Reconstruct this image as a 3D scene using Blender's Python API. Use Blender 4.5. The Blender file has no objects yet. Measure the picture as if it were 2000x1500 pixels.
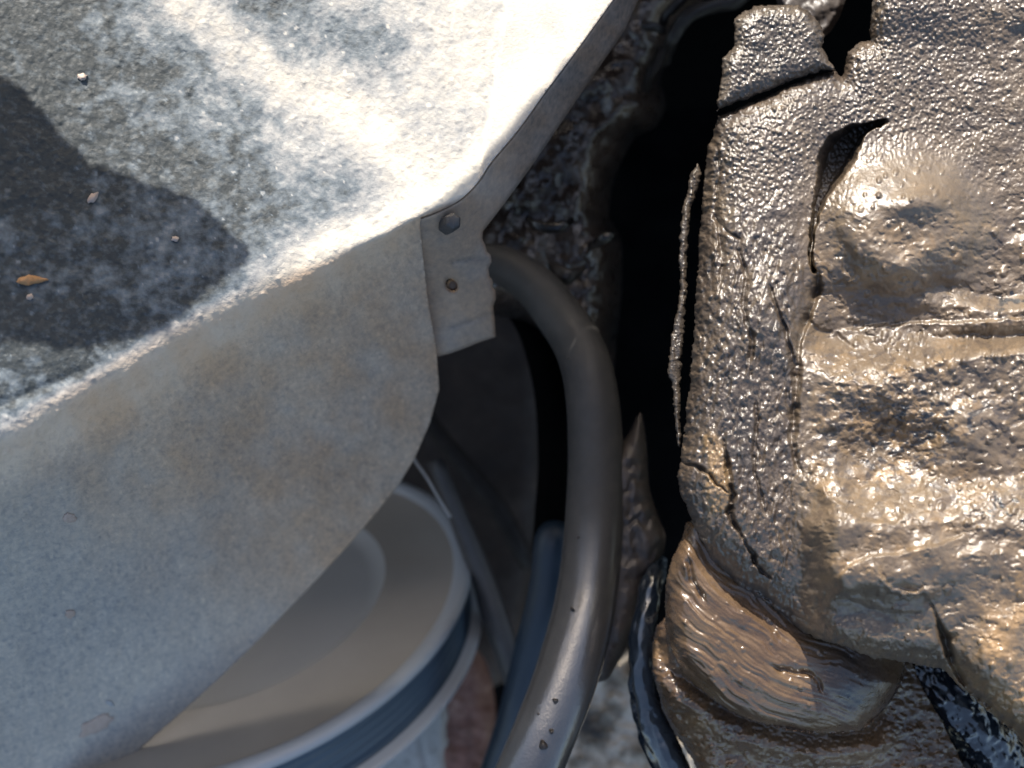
import bpy, math, random
import numpy as np

S = bpy.context.scene
C = S.collection
R = math.radians

# ------------------------------------------------------------------ camera
CZ = 0.95                       # camera height above the bottom of the bay
cam_d = bpy.data.cameras.new('camera')
cam = bpy.data.objects.new('camera', cam_d)
C.objects.link(cam)
cam.location = (0, 0, CZ)
cam.rotation_euler = (0, 0, 0)  # looks straight down into the engine bay
cam_d.lens = 30
cam_d.sensor_width = 36
cam_d.clip_start = 0.005
cam_d.clip_end = 50
cam_d.dof.use_dof = True
cam_d.dof.focus_distance = 0.290
cam_d.dof.aperture_fstop = 7
S.camera = cam

# ------------------------------------------------------------------ sky + sun
SUN = np.array([-0.10, 0.83, 0.545]); SUN /= np.linalg.norm(SUN)
w = bpy.data.worlds.new('World'); S.world = w; w.use_nodes = True
nt = w.node_tree
bg = nt.nodes['Background']
sky = nt.nodes.new('ShaderNodeTexSky')
sky.sky_type = 'NISHITA'; sky.sun_disc = False
sky.sun_elevation = math.asin(SUN[2])
sky.dust_density = 3.0; sky.ozone_density = 0.4
sky.sun_rotation = math.atan2(SUN[0], SUN[1])
nt.links.new(sky.outputs[0], bg.inputs[0])
bg.inputs[1].default_value = 0.145
sd_ = bpy.data.lights.new('sun', 'SUN')
sun = bpy.data.objects.new('sun', sd_); C.objects.link(sun)
sd_.energy = 5.0; sd_.angle = R(0.5); sd_.color = (1.0, 0.95, 0.87)
from mathutils import Vector
sun.rotation_euler = Vector(SUN).to_track_quat('Z', 'Y').to_euler()
sun.location = (0, 0.6, 1.2)
S.view_settings.view_transform = 'Standard'
S.view_settings.look = 'None'
S.view_settings.gamma = 1
S.view_settings.exposure = 0.8

# ------------------------------------------------------------------ numeric helpers
def P(px, py, d):
    """point seen at photo pixel (px, py) at depth d below the camera"""
    px = np.asarray(px, float); py = np.asarray(py, float); d = np.asarray(d, float)
    return np.stack(np.broadcast_arrays((px-1000)*0.0006*d, (750-py)*0.0006*d, CZ-d), -1)

def hash2(i, j, seed):
    n = (i.astype(np.int64)*374761393 + j.astype(np.int64)*668265263 + seed*2246822519) & 0xffffffff
    n = ((n ^ (n >> 13))*1274126177) & 0xffffffff
    n = (n ^ (n >> 16)) & 0xffffffff
    n = (n*2654435761) & 0xffffffff
    n = n ^ (n >> 15)
    return (n & 0xffffff)/16777215.0

def vnoise(x, y, seed=0):
    i = np.floor(x); j = np.floor(y); fx = x-i; fy = y-j
    fx = fx*fx*fx*(fx*(fx*6-15)+10); fy = fy*fy*fy*(fy*(fy*6-15)+10)
    a = hash2(i, j, seed); b = hash2(i+1, j, seed); c = hash2(i, j+1, seed); d = hash2(i+1, j+1, seed)
    return (a*(1-fx)+b*fx)*(1-fy)+(c*(1-fx)+d*fx)*fy

def fbm(x, y, oct=4, seed=0, gain=0.5):
    s = 0; a = 1; t = 0
    for o in range(oct):
        ca, sa = math.cos(o*1.3+0.5), math.sin(o*1.3+0.5)
        s = s + a*vnoise((x*ca-y*sa)*2**o+o*17.3, (x*sa+y*ca)*2**o-o*9.1, seed+o*31); t += a; a *= gain
    return s/t-0.5                     # about -0.35..0.35

def drops(x, y, cell, rmin, rmax, prob, seed):
    """rounded beads, one per jittered cell; height in the same unit as x"""
    X = x/cell; Y = y/cell; i0 = np.floor(X); j0 = np.floor(Y)
    out = np.zeros_like(X)
    for di in (-1, 0, 1):
        for dj in (-1, 0, 1):
            i = i0+di; j = j0+dj
            cx = i+hash2(i, j, seed); cy = j+hash2(i, j, seed+1)
            r = (rmin+(rmax-rmin)*hash2(i, j, seed+2)**2)
            on = hash2(i, j, seed+3) < prob
            q = 1-(((X-cx)**2+(Y-cy)**2)*cell*cell)/(r*r)
            out = np.maximum(out, np.where(on & (q > 0), np.sqrt(np.maximum(q, 0))*q**0.5*r, 0))
    return out

def sst(x, a, b):
    t = np.clip((x-a)/(b-a), 0, 1); return t*t*(3-2*t)

def seg_dist(U, V, pts, closed=False, want_t=False):
    pts = np.asarray(pts, float)
    n = len(pts); best = np.full(U.shape, 1e18); nx = np.zeros(U.shape); ny = np.zeros(U.shape); tt = np.zeros(U.shape)
    L = 0
    for k in range(n if closed else n-1):
        a = pts[k]; b = pts[(k+1) % n]; e = b-a; l2 = (e**2).sum()+1e-12
        t = np.clip(((U-a[0])*e[0]+(V-a[1])*e[1])/l2, 0, 1)
        qx = a[0]+t*e[0]; qy = a[1]+t*e[1]
        d = (U-qx)**2+(V-qy)**2
        m = d < best
        best = np.where(m, d, best); nx = np.where(m, qx, nx); ny = np.where(m, qy, ny)
        tt = np.where(m, L+t*math.sqrt(l2), tt); L += math.sqrt(l2)
    return np.sqrt(best), nx, ny, tt

def inside(U, V, pts):
    pts = np.asarray(pts, float); r = np.zeros(U.shape, bool); n = len(pts)
    for k in range(n):
        x1, y1 = pts[k]; x2, y2 = pts[(k+1) % n]
        if y1 == y2: continue
        c = ((y1 > V) != (y2 > V)) & (U < (x2-x1)*(V-y1)/(y2-y1)+x1)
        r ^= c
    return r

def smooth_poly(pts, closed=True, n=6):
    """Catmull-Rom through the points"""
    p = np.asarray(pts, float); N = len(p); out = []
    rng = range(N) if closed else range(N-1)
    for i in rng:
        if closed: a, b, c, d = p[i-1], p[i], p[(i+1) % N], p[(i+2) % N]
        else: a, b, c, d = p[max(i-1, 0)], p[i], p[i+1], p[min(i+2, N-1)]
        for k in range(n):
            t = k/n
            out.append(0.5*((2*b)+(-a+c)*t+(2*a-5*b+4*c-d)*t*t+(-a+3*b-3*c+d)*t**3))
    if not closed: out.append(p[-1])
    return np.array(out)

def tps(ctrl):
    c = np.asarray(ctrl, float); x = c[:, :2]/1000; z = c[:, 2]; n = len(c)
    def U(r2): return np.where(r2 > 0, r2*np.log(r2+1e-20), 0)
    r2 = ((x[:, None]-x[None])**2).sum(2)
    A = np.zeros((n+3, n+3)); A[:n, :n] = U(r2)+np.eye(n)*1e-4; A[:n, n] = 1; A[:n, n+1:] = x; A[n:, :n] = A[:n, n:].T
    wv = np.linalg.solve(A, np.concatenate([z, [0, 0, 0]]))
    def f(u, v):
        u = u/1000; v = v/1000
        s = wv[n]+wv[n+1]*u+wv[n+2]*v
        for k in range(n): s = s+wv[k]*U((u-x[k, 0])**2+(v-x[k, 1])**2)
        return s
    return f

# ------------------------------------------------------------------ object helpers
def thing(name, label, cat, loc, group=None):
    o = bpy.data.objects.new(name, None); C.objects.link(o)
    o.location = tuple(float(x) for x in loc); o['label'] = label; o['category'] = cat
    o.empty_display_size = 0.02
    if group: o['group'] = group
    return o

def tag(o, label, cat, group=None):
    o['label'] = label; o['category'] = cat
    if group: o['group'] = group
    return o

def root_loc(o):
    l = Vector((0, 0, 0))
    while o is not None:
        l = l+o.location; o = o.parent
    return np.array(l)

def mesh_obj(name, verts, quads, mat, parent=None, tone=None, tris=None, smooth=True, loc=None):
    verts = np.asarray(verts, float)
    base = root_loc(parent) if parent is not None else np.zeros(3)
    lo = np.zeros(3)
    if parent is None:
        lo = verts.mean(0) if loc is None else np.asarray(loc, float)
    verts = verts-base-lo
    me = bpy.data.meshes.new(name)
    quads = np.asarray(quads, np.int32).reshape(-1, 4) if quads is not None and len(quads) else np.zeros((0, 4), np.int32)
    tris = np.asarray(tris, np.int32).reshape(-1, 3) if tris is not None and len(tris) else np.zeros((0, 3), np.int32)
    nl = quads.size+tris.size; nf = len(quads)+len(tris)
    me.vertices.add(len(verts)); me.vertices.foreach_set('co', verts.astype(np.float32).ravel())
    me.loops.add(nl); me.loops.foreach_set('vertex_index', np.concatenate([quads.ravel(), tris.ravel()]))
    me.polygons.add(nf)
    ls = np.concatenate([np.arange(len(quads))*4, quads.size+np.arange(len(tris))*3]).astype(np.int32)
    me.polygons.foreach_set('loop_start', ls)
    me.polygons.foreach_set('use_smooth', np.full(nf, smooth))
    me.update(calc_edges=True); me.validate()
    if tone is not None:
        at = me.attributes.new('tone', 'FLOAT', 'POINT'); at.data.foreach_set('value', np.asarray(tone, np.float32))
    me.materials.append(mat)
    o = bpy.data.objects.new(name, me); C.objects.link(o)
    if parent is not None: o.parent = parent
    else: o.location = lo
    return o

def relief(name, poly, fn, step, mat, parent=None, rough=0, thick=None, skirt=None, holes=(), seed=1, pull=0):
    """a dense surface over an outline; fn(U, V, sd) gives depth (and tone)"""
    poly = np.asarray(poly, float)
    u0, v0 = poly.min(0)-step*2; u1, v1 = poly.max(0)+step*2
    u0 = max(u0, -420); v0 = max(v0, -420); u1 = min(u1, 2300); v1 = min(v1, 1900)
    U, V = np.meshgrid(np.arange(u0, u1+step, step), np.arange(v0, v1+step, step))
    dist, nx, ny, _ = seg_dist(U, V, poly, True)
    sd = np.where(inside(U, V, poly), dist, -dist)
    for h in holes:
        hd, hx, hy, _ = seg_dist(U, V, h, True)
        hs = np.where(inside(U, V, h), -hd, hd)
        m = hs < sd
        sd = np.where(m, hs, sd); nx = np.where(m, hx, nx); ny = np.where(m, hy, ny)
    if rough:
        sd = sd+rough*(2.2*fbm(U/11, V/11, 3, seed+77)+0.6*fbm(U/45, V/45, 2, seed+5))
        keep = sd > 0
    else:
        keep = sd > -0.7*step
        sn = np.abs(sd) <= 0.7*step
        U = np.where(sn, nx, U); V = np.where(sn, ny, V)
    sd = np.maximum(sd, 0)
    r = fn(U, V, sd)
    D, T = r if isinstance(r, tuple) else (r, np.zeros_like(U))
    dirt_bounce = None
    if isinstance(T, tuple): T, dirt_bounce = T
    T = np.broadcast_to(T, U.shape)
    idx = np.full(U.shape, -1, np.int64)
    f = keep[:-1, :-1] & keep[1:, :-1] & keep[1:, 1:] & keep[:-1, 1:]
    used = np.zeros(U.shape, bool)
    used[:-1, :-1] |= f; used[1:, :-1] |= f; used[1:, 1:] |= f; used[:-1, 1:] |= f
    idx[used] = np.arange(used.sum())
    Q = np.stack([idx[:-1, :-1][f], idx[1:, :-1][f], idx[1:, 1:][f], idx[:-1, 1:][f]], 1)
    pu, pv, pd = U[used], V[used], D[used]
    verts = P(pu, pv, pd); tone = T[used]; n = len(verts)
    if dirt_bounce is not None: dirt_bounce = np.broadcast_to(dirt_bounce, U.shape)[used]
    if thick or skirt:
        E = np.concatenate([Q[:, [0, 1]], Q[:, [1, 2]], Q[:, [2, 3]], Q[:, [3, 0]]])
        key = np.minimum(E[:, 0], E[:, 1])*(n+1)+np.maximum(E[:, 0], E[:, 1])
        uq, inv, cnt = np.unique(key, return_inverse=True, return_counts=True)
        B = E[cnt[inv] == 1]
        bv = np.unique(B); mp = np.full(n, -1); 
        if thick:
            back = P(pu, pv, pd+thick)
            verts = np.concatenate([verts, back]); tone = np.concatenate([tone, tone])
            Q = np.concatenate([Q, Q[:, ::-1]+n, np.stack([B[:, 1], B[:, 0], B[:, 0]+n, B[:, 1]+n], 1)])
        else:
            mp[bv] = np.arange(len(bv))+n
            cu, cv = pu.mean(), pv.mean()
            L = np.hypot(pu[bv]-cu, pv[bv]-cv)+1e-6
            lower = P(pu[bv]-(pu[bv]-cu)/L*pull, pv[bv]-(pv[bv]-cv)/L*pull, pd[bv]+skirt)
            verts = np.concatenate([verts, lower]); tone = np.concatenate([tone, tone[bv]])
            Q = np.concatenate([Q, np.stack([B[:, 1], B[:, 0], mp[B[:, 0]], mp[B[:, 1]]], 1)])
    o = mesh_obj(name, verts, Q, mat, parent, tone)
    if dirt_bounce is not None:
        at = o.data.attributes.new('dirt_bounce', 'FLOAT', 'POINT'); at.data.foreach_set('value', np.resize(dirt_bounce, len(verts)).astype(np.float32))
    return o

def tube(name, path, rad, mat, parent=None, seg=32, sub=8, bump=None, caps=True, tone=None, wet=None):
    """path in world coordinates, rad per point (metres)"""
    path = np.asarray(path, float); rad = np.asarray(rad, float)*np.ones(len(path))
    pr = smooth_poly(np.concatenate([path, rad[:, None]], 1), False, sub)
    p = pr[:, :3]; r = pr[:, 3]; n = len(p)
    T = np.gradient(p, axis=0); T /= np.linalg.norm(T, axis=1)[:, None]
    Nn = np.cross(T[0], [0.3, 0.2, 1.0]); Nn /= np.linalg.norm(Nn)
    rings = []; s = 0
    for i in range(n):
        Nn = Nn-T[i]*np.dot(Nn, T[i]); Nn /= np.linalg.norm(Nn); Bn = np.cross(T[i], Nn)
        if i: s += np.linalg.norm(p[i]-p[i-1])
        a = np.arange(seg)/seg*2*np.pi
        rr = r[i]*np.ones(seg)
        if bump is not None: rr = rr+bump(a, s, r[i])
        rings.append(p[i]+np.outer(rr*np.cos(a), Nn)+np.outer(rr*np.sin(a), Bn))
    v = np.concatenate(rings)
    i = np.arange(n-1)[:, None]*seg; j = np.arange(seg)[None]; k = (j+1) % seg
    Q = np.stack([(i+j), (i+k), (i+seg+k), (i+seg+j)], -1).reshape(-1, 4)
    tr = []
    if caps:
        v = np.concatenate([v, p[[0, -1]]]); a = len(v)-2
        for q in range(seg):
            tr += [(a, (q+1) % seg, q), (a+1, (n-1)*seg+q, (n-1)*seg+(q+1) % seg)]
    tn = None
    if wet is not None:
        tn = np.repeat(np.array([wet(i/(n-1)) for i in range(n)]), seg); tn = np.concatenate([tn, [0]*(len(v)-len(tn))])
    return mesh_obj(name, v, Q, mat, parent, tn, tr)

def lathe(name, prof, C0, axis, mat, parent=None, seg=160, closed=False, rfun=None):
    axis = np.asarray(axis, float)/np.linalg.norm(axis)
    u = np.cross(axis, [0, 0, 1.0]); u /= np.linalg.norm(u); v = np.cross(axis, u)
    a = np.arange(seg)/seg*2*np.pi; V = []
    for (r, z) in prof:
        rr = r*np.ones(seg)
        if rfun is not None: rr = rr+rfun(a, r, z)
        V.append(C0+axis*z+np.outer(rr*np.cos(a), u)+np.outer(rr*np.sin(a), v))
    n = len(prof); V = np.concatenate(V)
    Q = []
    for i in range(n if closed else n-1):
        i2 = (i+1) % n
        for j in range(seg):
            k = (j+1) % seg
            Q.append((i*seg+j, i2*seg+j, i2*seg+k, i*seg+k))
    return mesh_obj(name, V, Q, mat, parent)

# ------------------------------------------------------------------ materials
def mat(name, cols, rough=(0.5, 0.6), spec=0.5, fine=(1500, 0.25, 0.0004), fine2=None, noise=(300, 0.2),
        use_tone=True, metallic=0.0, coat=0.0, coat_rough=0.1, dirt_bounce=None, streak=None):
    """cols: list of (position, rgb) picked by the surface's tone plus noise"""
    m = bpy.data.materials.new(name); m.use_nodes = True
    n = m.node_tree.nodes; l = m.node_tree.links; b = n['Principled BSDF']
    tc = n.new('ShaderNodeTexCoord')
    src = tc.outputs['Object']
    if streak:
        mp = n.new('ShaderNodeMapping'); mp.inputs['Rotation'].default_value = streak[0]; mp.inputs['Scale'].default_value = streak[1]
        l.new(src, mp.inputs[0]); src = mp.outputs[0]
    nz = n.new('ShaderNodeTexNoise'); nz.inputs['Scale'].default_value = noise[0]; nz.inputs['Detail'].default_value = 6
    nz.inputs['Roughness'].default_value = 0.62
    l.new(src, nz.inputs['Vector'])
    ma = n.new('ShaderNodeMath'); ma.operation = 'MULTIPLY_ADD'
    l.new(nz.outputs[0], ma.inputs[0]); ma.inputs[1].default_value = noise[1]*2; ma.inputs[2].default_value = -noise[1]
    val = ma.outputs[0]
    ad = n.new('ShaderNodeMath'); ad.operation = 'ADD'; l.new(val, ad.inputs[0])
    if use_tone:
        at = n.new('ShaderNodeAttribute'); at.attribute_name = 'tone'; l.new(at.outputs['Fac'], ad.inputs[1])
    else: ad.inputs[1].default_value = 0.5
    cr = n.new('ShaderNodeValToRGB'); e = cr.color_ramp.elements
    while len(e) > 1: e.remove(e[0])
    e[0].position = cols[0][0]; e[0].color = (*cols[0][1], 1)
    for p_, c_ in cols[1:]:
        q = e.new(p_); q.color = (*c_, 1)
    l.new(ad.outputs[0], cr.inputs[0]); l.new(cr.outputs[0], b.inputs['Base Color'])
    if dirt_bounce:
        a2 = n.new('ShaderNodeAttribute'); a2.attribute_name = 'dirt_bounce'
        mx = n.new('ShaderNodeMix'); mx.data_type = 'RGBA'; mx.blend_type = 'MULTIPLY'
        l.new(a2.outputs['Fac'], mx.inputs[0]); l.new(cr.outputs[0], mx.inputs[6]); mx.inputs[7].default_value = (*dirt_bounce, 1)
        l.new(mx.outputs[2], b.inputs['Base Color'])
    # roughness from another noise
    n2 = n.new('ShaderNodeTexNoise'); n2.inputs['Scale'].default_value = noise[0]*1.7; n2.inputs['Detail'].default_value = 4
    l.new(src, n2.inputs['Vector'])
    mr = n.new('ShaderNodeMapRange'); mr.inputs[1].default_value = 0.3; mr.inputs[2].default_value = 0.7
    mr.inputs[3].default_value = rough[0]; mr.inputs[4].default_value = rough[1]
    l.new(n2.outputs[0], mr.inputs[0]); l.new(mr.outputs[0], b.inputs['Roughness'])
    b.inputs['Specular IOR Level'].default_value = spec
    b.inputs['Metallic'].default_value = metallic
    b.inputs['Coat Weight'].default_value = coat; b.inputs['Coat Roughness'].default_value = coat_rough
    nrm = None
    for f in (fine, fine2):
        if not f: continue
        n3 = n.new('ShaderNodeTexNoise'); n3.inputs['Scale'].default_value = f[0]; n3.inputs['Detail'].default_value = 3
        l.new(tc.outputs['Object'], n3.inputs['Vector'])
        bp = n.new('ShaderNodeBump'); bp.inputs['Strength'].default_value = f[1]; bp.inputs['Distance'].default_value = f[2]
        l.new(n3.outputs[0], bp.inputs['Height'])
        if nrm is not None: l.new(nrm, bp.inputs['Normal'])
        nrm = bp.outputs[0]
    if nrm is not None:
        l.new(nrm, b.inputs['Normal']); l.new(nrm, b.inputs['Coat Normal'])
    return m

M = {}
M['cover'] = mat('dusty_blue_paint', [(0.0, (.030, .037, .041)), (0.25, (.125, .15, .172)), (0.5, (.32, .32, .315)), (0.8, (.52, .48, .42)), (1.0, (.66, .60, .50))], dirt_bounce=(1.0, .75, .57),  # tint warms the shaded side against the blue skylight
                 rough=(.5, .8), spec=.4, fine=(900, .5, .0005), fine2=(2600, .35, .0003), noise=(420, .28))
M['flange'] = mat('dusty_flange', [(0.0, (.20, .155, .12)), (0.5, (.35, .26, .195)), (1.0, (.48, .355, .25))],
                  rough=(.6, .85), spec=.3, fine=(1500, .2, .0002), noise=(160, .12))
M['casing'] = mat('oily_sludge', [(0.0, (.010, .013, .018)), (0.12, (.032, .028, .025)), (0.3, (.064, .048, .037)), (0.55, (.118, .086, .056)), (0.8, (.22, .14, .068)), (1.0, (.38, .23, .10))],
                  rough=(.3, .48), spec=.6, fine=(900, .3, .0005), fine2=(2600, .35, .00025), noise=(300, .13), coat=.6, coat_rough=.06)
M['grainy'] = mat('grainy_sludge', [(0.0, (.03, .027, .025)), (0.3, (.065, .052, .042)), (0.6, (.10, .078, .058)), (1.0, (.2, .14, .085))],
                  rough=(.12, .26), spec=.7, fine=(1500, .6, .0004), fine2=(3200, .4, .0002), noise=(260, .10))
M['collar'] = mat('wet_brown_sludge', [(0.0, (.02, .022, .028)), (0.3, (.080, .050, .031)), (0.6, (.128, .082, .045)), (1.0, (.25, .16, .08))],
                  rough=(.2, .4), spec=.6, fine=(700, .3, .0004), fine2=(2200, .25, .0002), noise=(200, .12), coat=.4, coat_rough=.12)
M['bay'] = mat('shade_black', [(0.0, (.002, .002, .002)), (0.6, (.004, .004, .004)), (1.0, (.008, .007, .006))], rough=(.7, .9), spec=.02, noise=(60, .3))  # pit shade put into the colour: near black, barely reflecting
M['manifold'] = mat('oily_dark_brown', [(0.0, (.006, .005, .005)), (0.4, (.026, .017, .013)), (0.75, (.055, .036, .026)), (1.0, (.17, .13, .09))],
                    rough=(.2, .45), spec=.9, fine=(300, .3, .001), noise=(120, .2))
M['plate'] = mat('grimy_plate', [(0.0, (.016, .012, .010)), (0.5, (.045, .032, .024)), (1.0, (.12, .085, .062))], rough=(.5, .8), spec=.3, noise=(70, .3))
M['hose'] = mat('dusty_rubber', [(0.0, (.026, .026, .027)), (0.5, (.050, .047, .044)), (1.0, (.085, .078, .070))], use_tone=False,
                rough=(.45, .65), spec=.4, fine=(1100, .35, .0003), fine2=(200, .15, .0006), noise=(130, .35))
M['blackhose'] = mat('black_wet_rubber', [(0.0, (.008, .012, .018)), (1.0, (.022, .032, .046))], use_tone=False, coat=1.0, coat_rough=.06,
                     rough=(.12, .24), spec=1.0, fine=(350, .3, .0006), noise=(100, .3))
M['sheenhose'] = mat('sheen_blue_rubber', [(0.0, (.012, .020, .032)), (1.0, (.02, .036, .055))], use_tone=False,  # blue of the reflected sky is put into the base colour
                    rough=(.35, .5), spec=.5, fine=(350, .2, .0004), noise=(100, .3))
M['pulley'] = mat('pulley_metal', [(0.0, (.25, .23, .205)), (0.5, (.34, .31, .27)), (1.0, (.42, .39, .35))], use_tone=False,
                  rough=(.42, .5), spec=.4, fine=(1200, .1, .0001), noise=(30, .25))
M['pulley_hub'] = mat('pulley_recess', [(0.0, (.29, .285, .275)), (1.0, (.38, .375, .36))], use_tone=False,
                      rough=(.4, .5), spec=.4, fine=(1200, .1, .0001), noise=(30, .25))
M['rim'] = mat('polished_rim', [(0.0, (.33, .35, .37)), (1.0, (.40, .42, .44))], use_tone=False, rough=(.3, .4), spec=.5, fine=(1200, .1, .0001), noise=(30, .2))
M['groove'] = mat('blue_groove', [(0.0, (.035, .060, .088)), (1.0, (.055, .088, .125))], use_tone=False, rough=(.35, .5), spec=.5, fine=(1200, .1, .0001), noise=(40, .3))
M['bracket'] = mat('oily_taupe', [(0.0, (.028, .024, .022)), (0.5, (.062, .052, .047)), (1.0, (.12, .10, .088))], rough=(.35, .55), spec=.5, fine=(700, .3, .0004), noise=(200, .2))
M['rust'] = mat('rust_pink', [(0.0, (.10, .05, .035)), (0.5, (.25, .13, .10)), (1.0, (.40, .25, .19))], rough=(.5, .8), spec=.3, fine=(250, .5, .001), noise=(160, .5))
M['pale'] = mat('pale_casting_metal', [(0.0, (.2, .2, .19)), (0.5, (.38, .37, .34)), (1.0, (.55, .53, .5))], rough=(.5, .7), spec=.4, fine=(250, .5, .001), noise=(100, .4))
M['stone'] = mat('sun_bright_mud', [(0.0, (.04, .033, .026)), (0.4, (.22, .18, .13)), (0.7, (.5, .43, .34)), (1.0, (.62, .56, .47))], rough=(.4, .7), spec=.4, fine=(250, .6, .001), noise=(110, .4))  # cream raised to stand in for sun that never reaches the lump
M['wire'] = mat('bright_wire', [(0.0, (.3, .29, .28)), (1.0, (.4, .39, .37))], use_tone=False, rough=(.3, .4), metallic=.6, noise=(100, .2))
M['arm'] = mat('grey_arm', [(0.0, (.04, .04, .043)), (1.0, (.09, .085, .08))], use_tone=False, rough=(.4, .6), noise=(90, .5), fine=(400, .3, .0005))
M['flake'] = mat('orange_rust', [(0.0, (.28, .12, .04)), (1.0, (.5, .3, .14))], use_tone=False, rough=(.6, .8), noise=(300, .5))
M['flake_pale'] = mat('pale_chip', [(0.0, (.35, .26, .22)), (1.0, (.55, .45, .38))], use_tone=False, rough=(.6, .8), noise=(300, .5))

_t = M['hose'].node_tree; _b = _t.nodes['Principled BSDF']
_a = _t.nodes.new('ShaderNodeAttribute'); _a.attribute_name = 'tone'; _t.links.new(_a.outputs['Fac'], _b.inputs['Coat Weight'])
_b.inputs['Coat Roughness'].default_value = .16; _b.inputs['Coat IOR'].default_value = 2.1

# ------------------------------------------------------------------ the setting
def bay_fn(U, V, sd):
    return 0.86+0.03*fbm(U/200, V/200, 4, 3), 0.4+fbm(U/80, V/80, 3, 8)
o = relief('bay_floor', [(-400, -400), (2290, -400), (2290, 1890), (-400, 1890)], bay_fn, 14, M['bay'], thick=.01)
o['kind'] = 'structure'

fv = np.array([(x, .275+.004*math.sin(x*40), CZ-d_) for d_ in np.linspace(.335, .93, 8) for x in np.linspace(-.5, .55, 40)])
fv = np.concatenate([fv, fv+np.array([0, .01, 0])])
fq = [(r_*40+c_, (r_+1)*40+c_, (r_+1)*40+c_+1, r_*40+c_+1) for r_ in range(7) for c_ in range(39)]
fq += [tuple(i+320 for i in q_[::-1]) for q_ in fq]+[(c_, c_+1, c_+321, c_+320) for c_ in range(39)]
o = mesh_obj('sun_block_wall', fv, fq, M['bay'], tone=np.full(640, .5)); o['kind'] = 'structure'  # added unseen wall that keeps the sun off the deep pit

# ------------------------------------------------------------------ dusty cover, left
fold = smooth_poly([(-420, 1120), (-200, 1010), (0, 900), (200, 785), (390, 668), (500, 585), (600, 545), (700, 484), (776, 441), (850, 415), (897, 391),
        (933, 356), (959, 317), (1011, 255), (1065, 180), (1119, 108), (1197, 0), (1290, -130), (1400, -290), (1500, -430)], False, 5)
d_top = lambda U, V: 0.250+0.045*np.clip(U, -400, 1400)/1000+0.0165*(900-V)/900+0.004*np.sin(U/260)*np.sin(V/300+1)
def fold_q(U, V):
    d, nx, ny, t = seg_dist(U, V, fold)
    up = inside(U, V, np.concatenate([fold, [(-500, -500), (-500, 1200)]]))
    return np.where(up, -d, d)
_fx = np.array([-450, -200, 0, 200, 390, 500, 600, 700, 776, 1400.]); _fy = np.array([1135, 1010, 900, 785, 668, 590, 538, 484, 441, 160.])
_gx = np.arange(-450, 1401, 5.); _gy = np.interp(_gx, _fx, _fy); _gy = np.convolve(np.pad(_gy, 16, mode='edge'), np.ones(33)/33, 'valid')
def cover_fn(U, V, sd):
    vf = np.interp(U, _gx, _gy)
    q = np.where(U > 776, fold_q(U, V), 0)
    q = np.where((U > 776) & (q < 0), np.maximum(q, .88*(V-vf)), .88*(V-vf))
    q = q+9*fbm(U/60, V/60, 3, 4)*sst(U, 1000, 700)
    k = 3+46*sst(U, 800, 250)
    sp = k*np.logaddexp(0, q/k)
    slope = 0.00027
    D = d_top(U, V)+slope*sp
    # raised rounded bead just above the fold at the left, with the crease behind it
    cl, _, _, _ = seg_dist(U, V, [(-300, 925), (-100, 838), (0, 792), (120, 742), (240, 692), (330, 650)])
    D = D+0.0006*np.exp(-(cl/10)**2)*sst(U, 250, 90)
    D = D-0.0018*np.exp(-((q+44)/40)**2)*sst(U, 640, 300)
    # flat smooth border at the upper right
    bl = 990-0.15*(V)      # its left limit
    flat = sst(U, bl-6, bl+6)*(q < 0)
    D = D-0.0012*flat
    lump = fbm(U/38, V/38, 4, 21)
    grain = fbm(U/7, V/7, 3, 22)
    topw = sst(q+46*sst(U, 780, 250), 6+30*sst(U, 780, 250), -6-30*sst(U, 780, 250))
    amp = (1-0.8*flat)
    D = D-amp*(0.0008*topw*lump+0.00032*grain+0.00035*drops(U, V, 15, 2, 6, .35, 40)/6)
    ridge_l, _, _, _ = seg_dist(U, V, [(360, 10), (470, 100), (600, 180), (720, 260), (800, 330)])
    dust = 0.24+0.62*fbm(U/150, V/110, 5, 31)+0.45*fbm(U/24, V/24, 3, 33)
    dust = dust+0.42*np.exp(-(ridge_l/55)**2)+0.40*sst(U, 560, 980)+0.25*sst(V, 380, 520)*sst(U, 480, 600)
    dust = dust+0.6*np.exp(-((q+8)/46)**2)+0.6*flat-0.28*sst(U, 560, 40)  # left end lowered to deepen the cast shadow, fold band raised as if lit
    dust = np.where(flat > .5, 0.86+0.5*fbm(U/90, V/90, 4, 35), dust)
    # side face: warm bounce and low blue sky light put into the dust tint
    bare_sky = sst((V-700)+(600-U)*0.6, 250, 800)
    ds = 0.79-0.12*bare_sky+0.22*fbm(U/160, V/160, 4, 37)+0.27*fbm(U/5.5, V/8, 3, 38)+0.4*np.exp(-((q+15)/60)**2)*sst(U, 860, 700)
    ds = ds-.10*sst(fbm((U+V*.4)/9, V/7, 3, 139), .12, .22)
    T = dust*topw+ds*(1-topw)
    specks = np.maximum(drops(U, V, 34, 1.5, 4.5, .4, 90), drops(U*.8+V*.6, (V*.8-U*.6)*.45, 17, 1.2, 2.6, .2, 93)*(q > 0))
    T = T+(0.38-.22*(q > 0)-.2*sst(U, 600, 300)*(q < 0))*(specks > 0)*(1-0.6*flat)  # pale specks weakened at left so the cast shadow stays dark
    return D, (np.clip(T, 0, 1), np.clip(1.05-topw-1.0*bare_sky, 0, 1)*(.8+.8*fbm(U/60, V/60, 3, 39)))
edge = [(858, 760), (840, 825), (810, 895), (780, 945), (735, 1002), (685, 1060), (600, 1152), (500, 1255), (425, 1328), (345, 1400), (230, 1500), (60, 1660), (-80, 1790), (-400, 1880)]
rf = [p_ for p_ in fold.tolist() if p_[0] > 822]
cover_poly = rf[::-1]+[(820, 436), (826, 500), (836, 590), (852, 680)]+edge+[(-418, 1880), (-418, -418), (1480, -418)]
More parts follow.
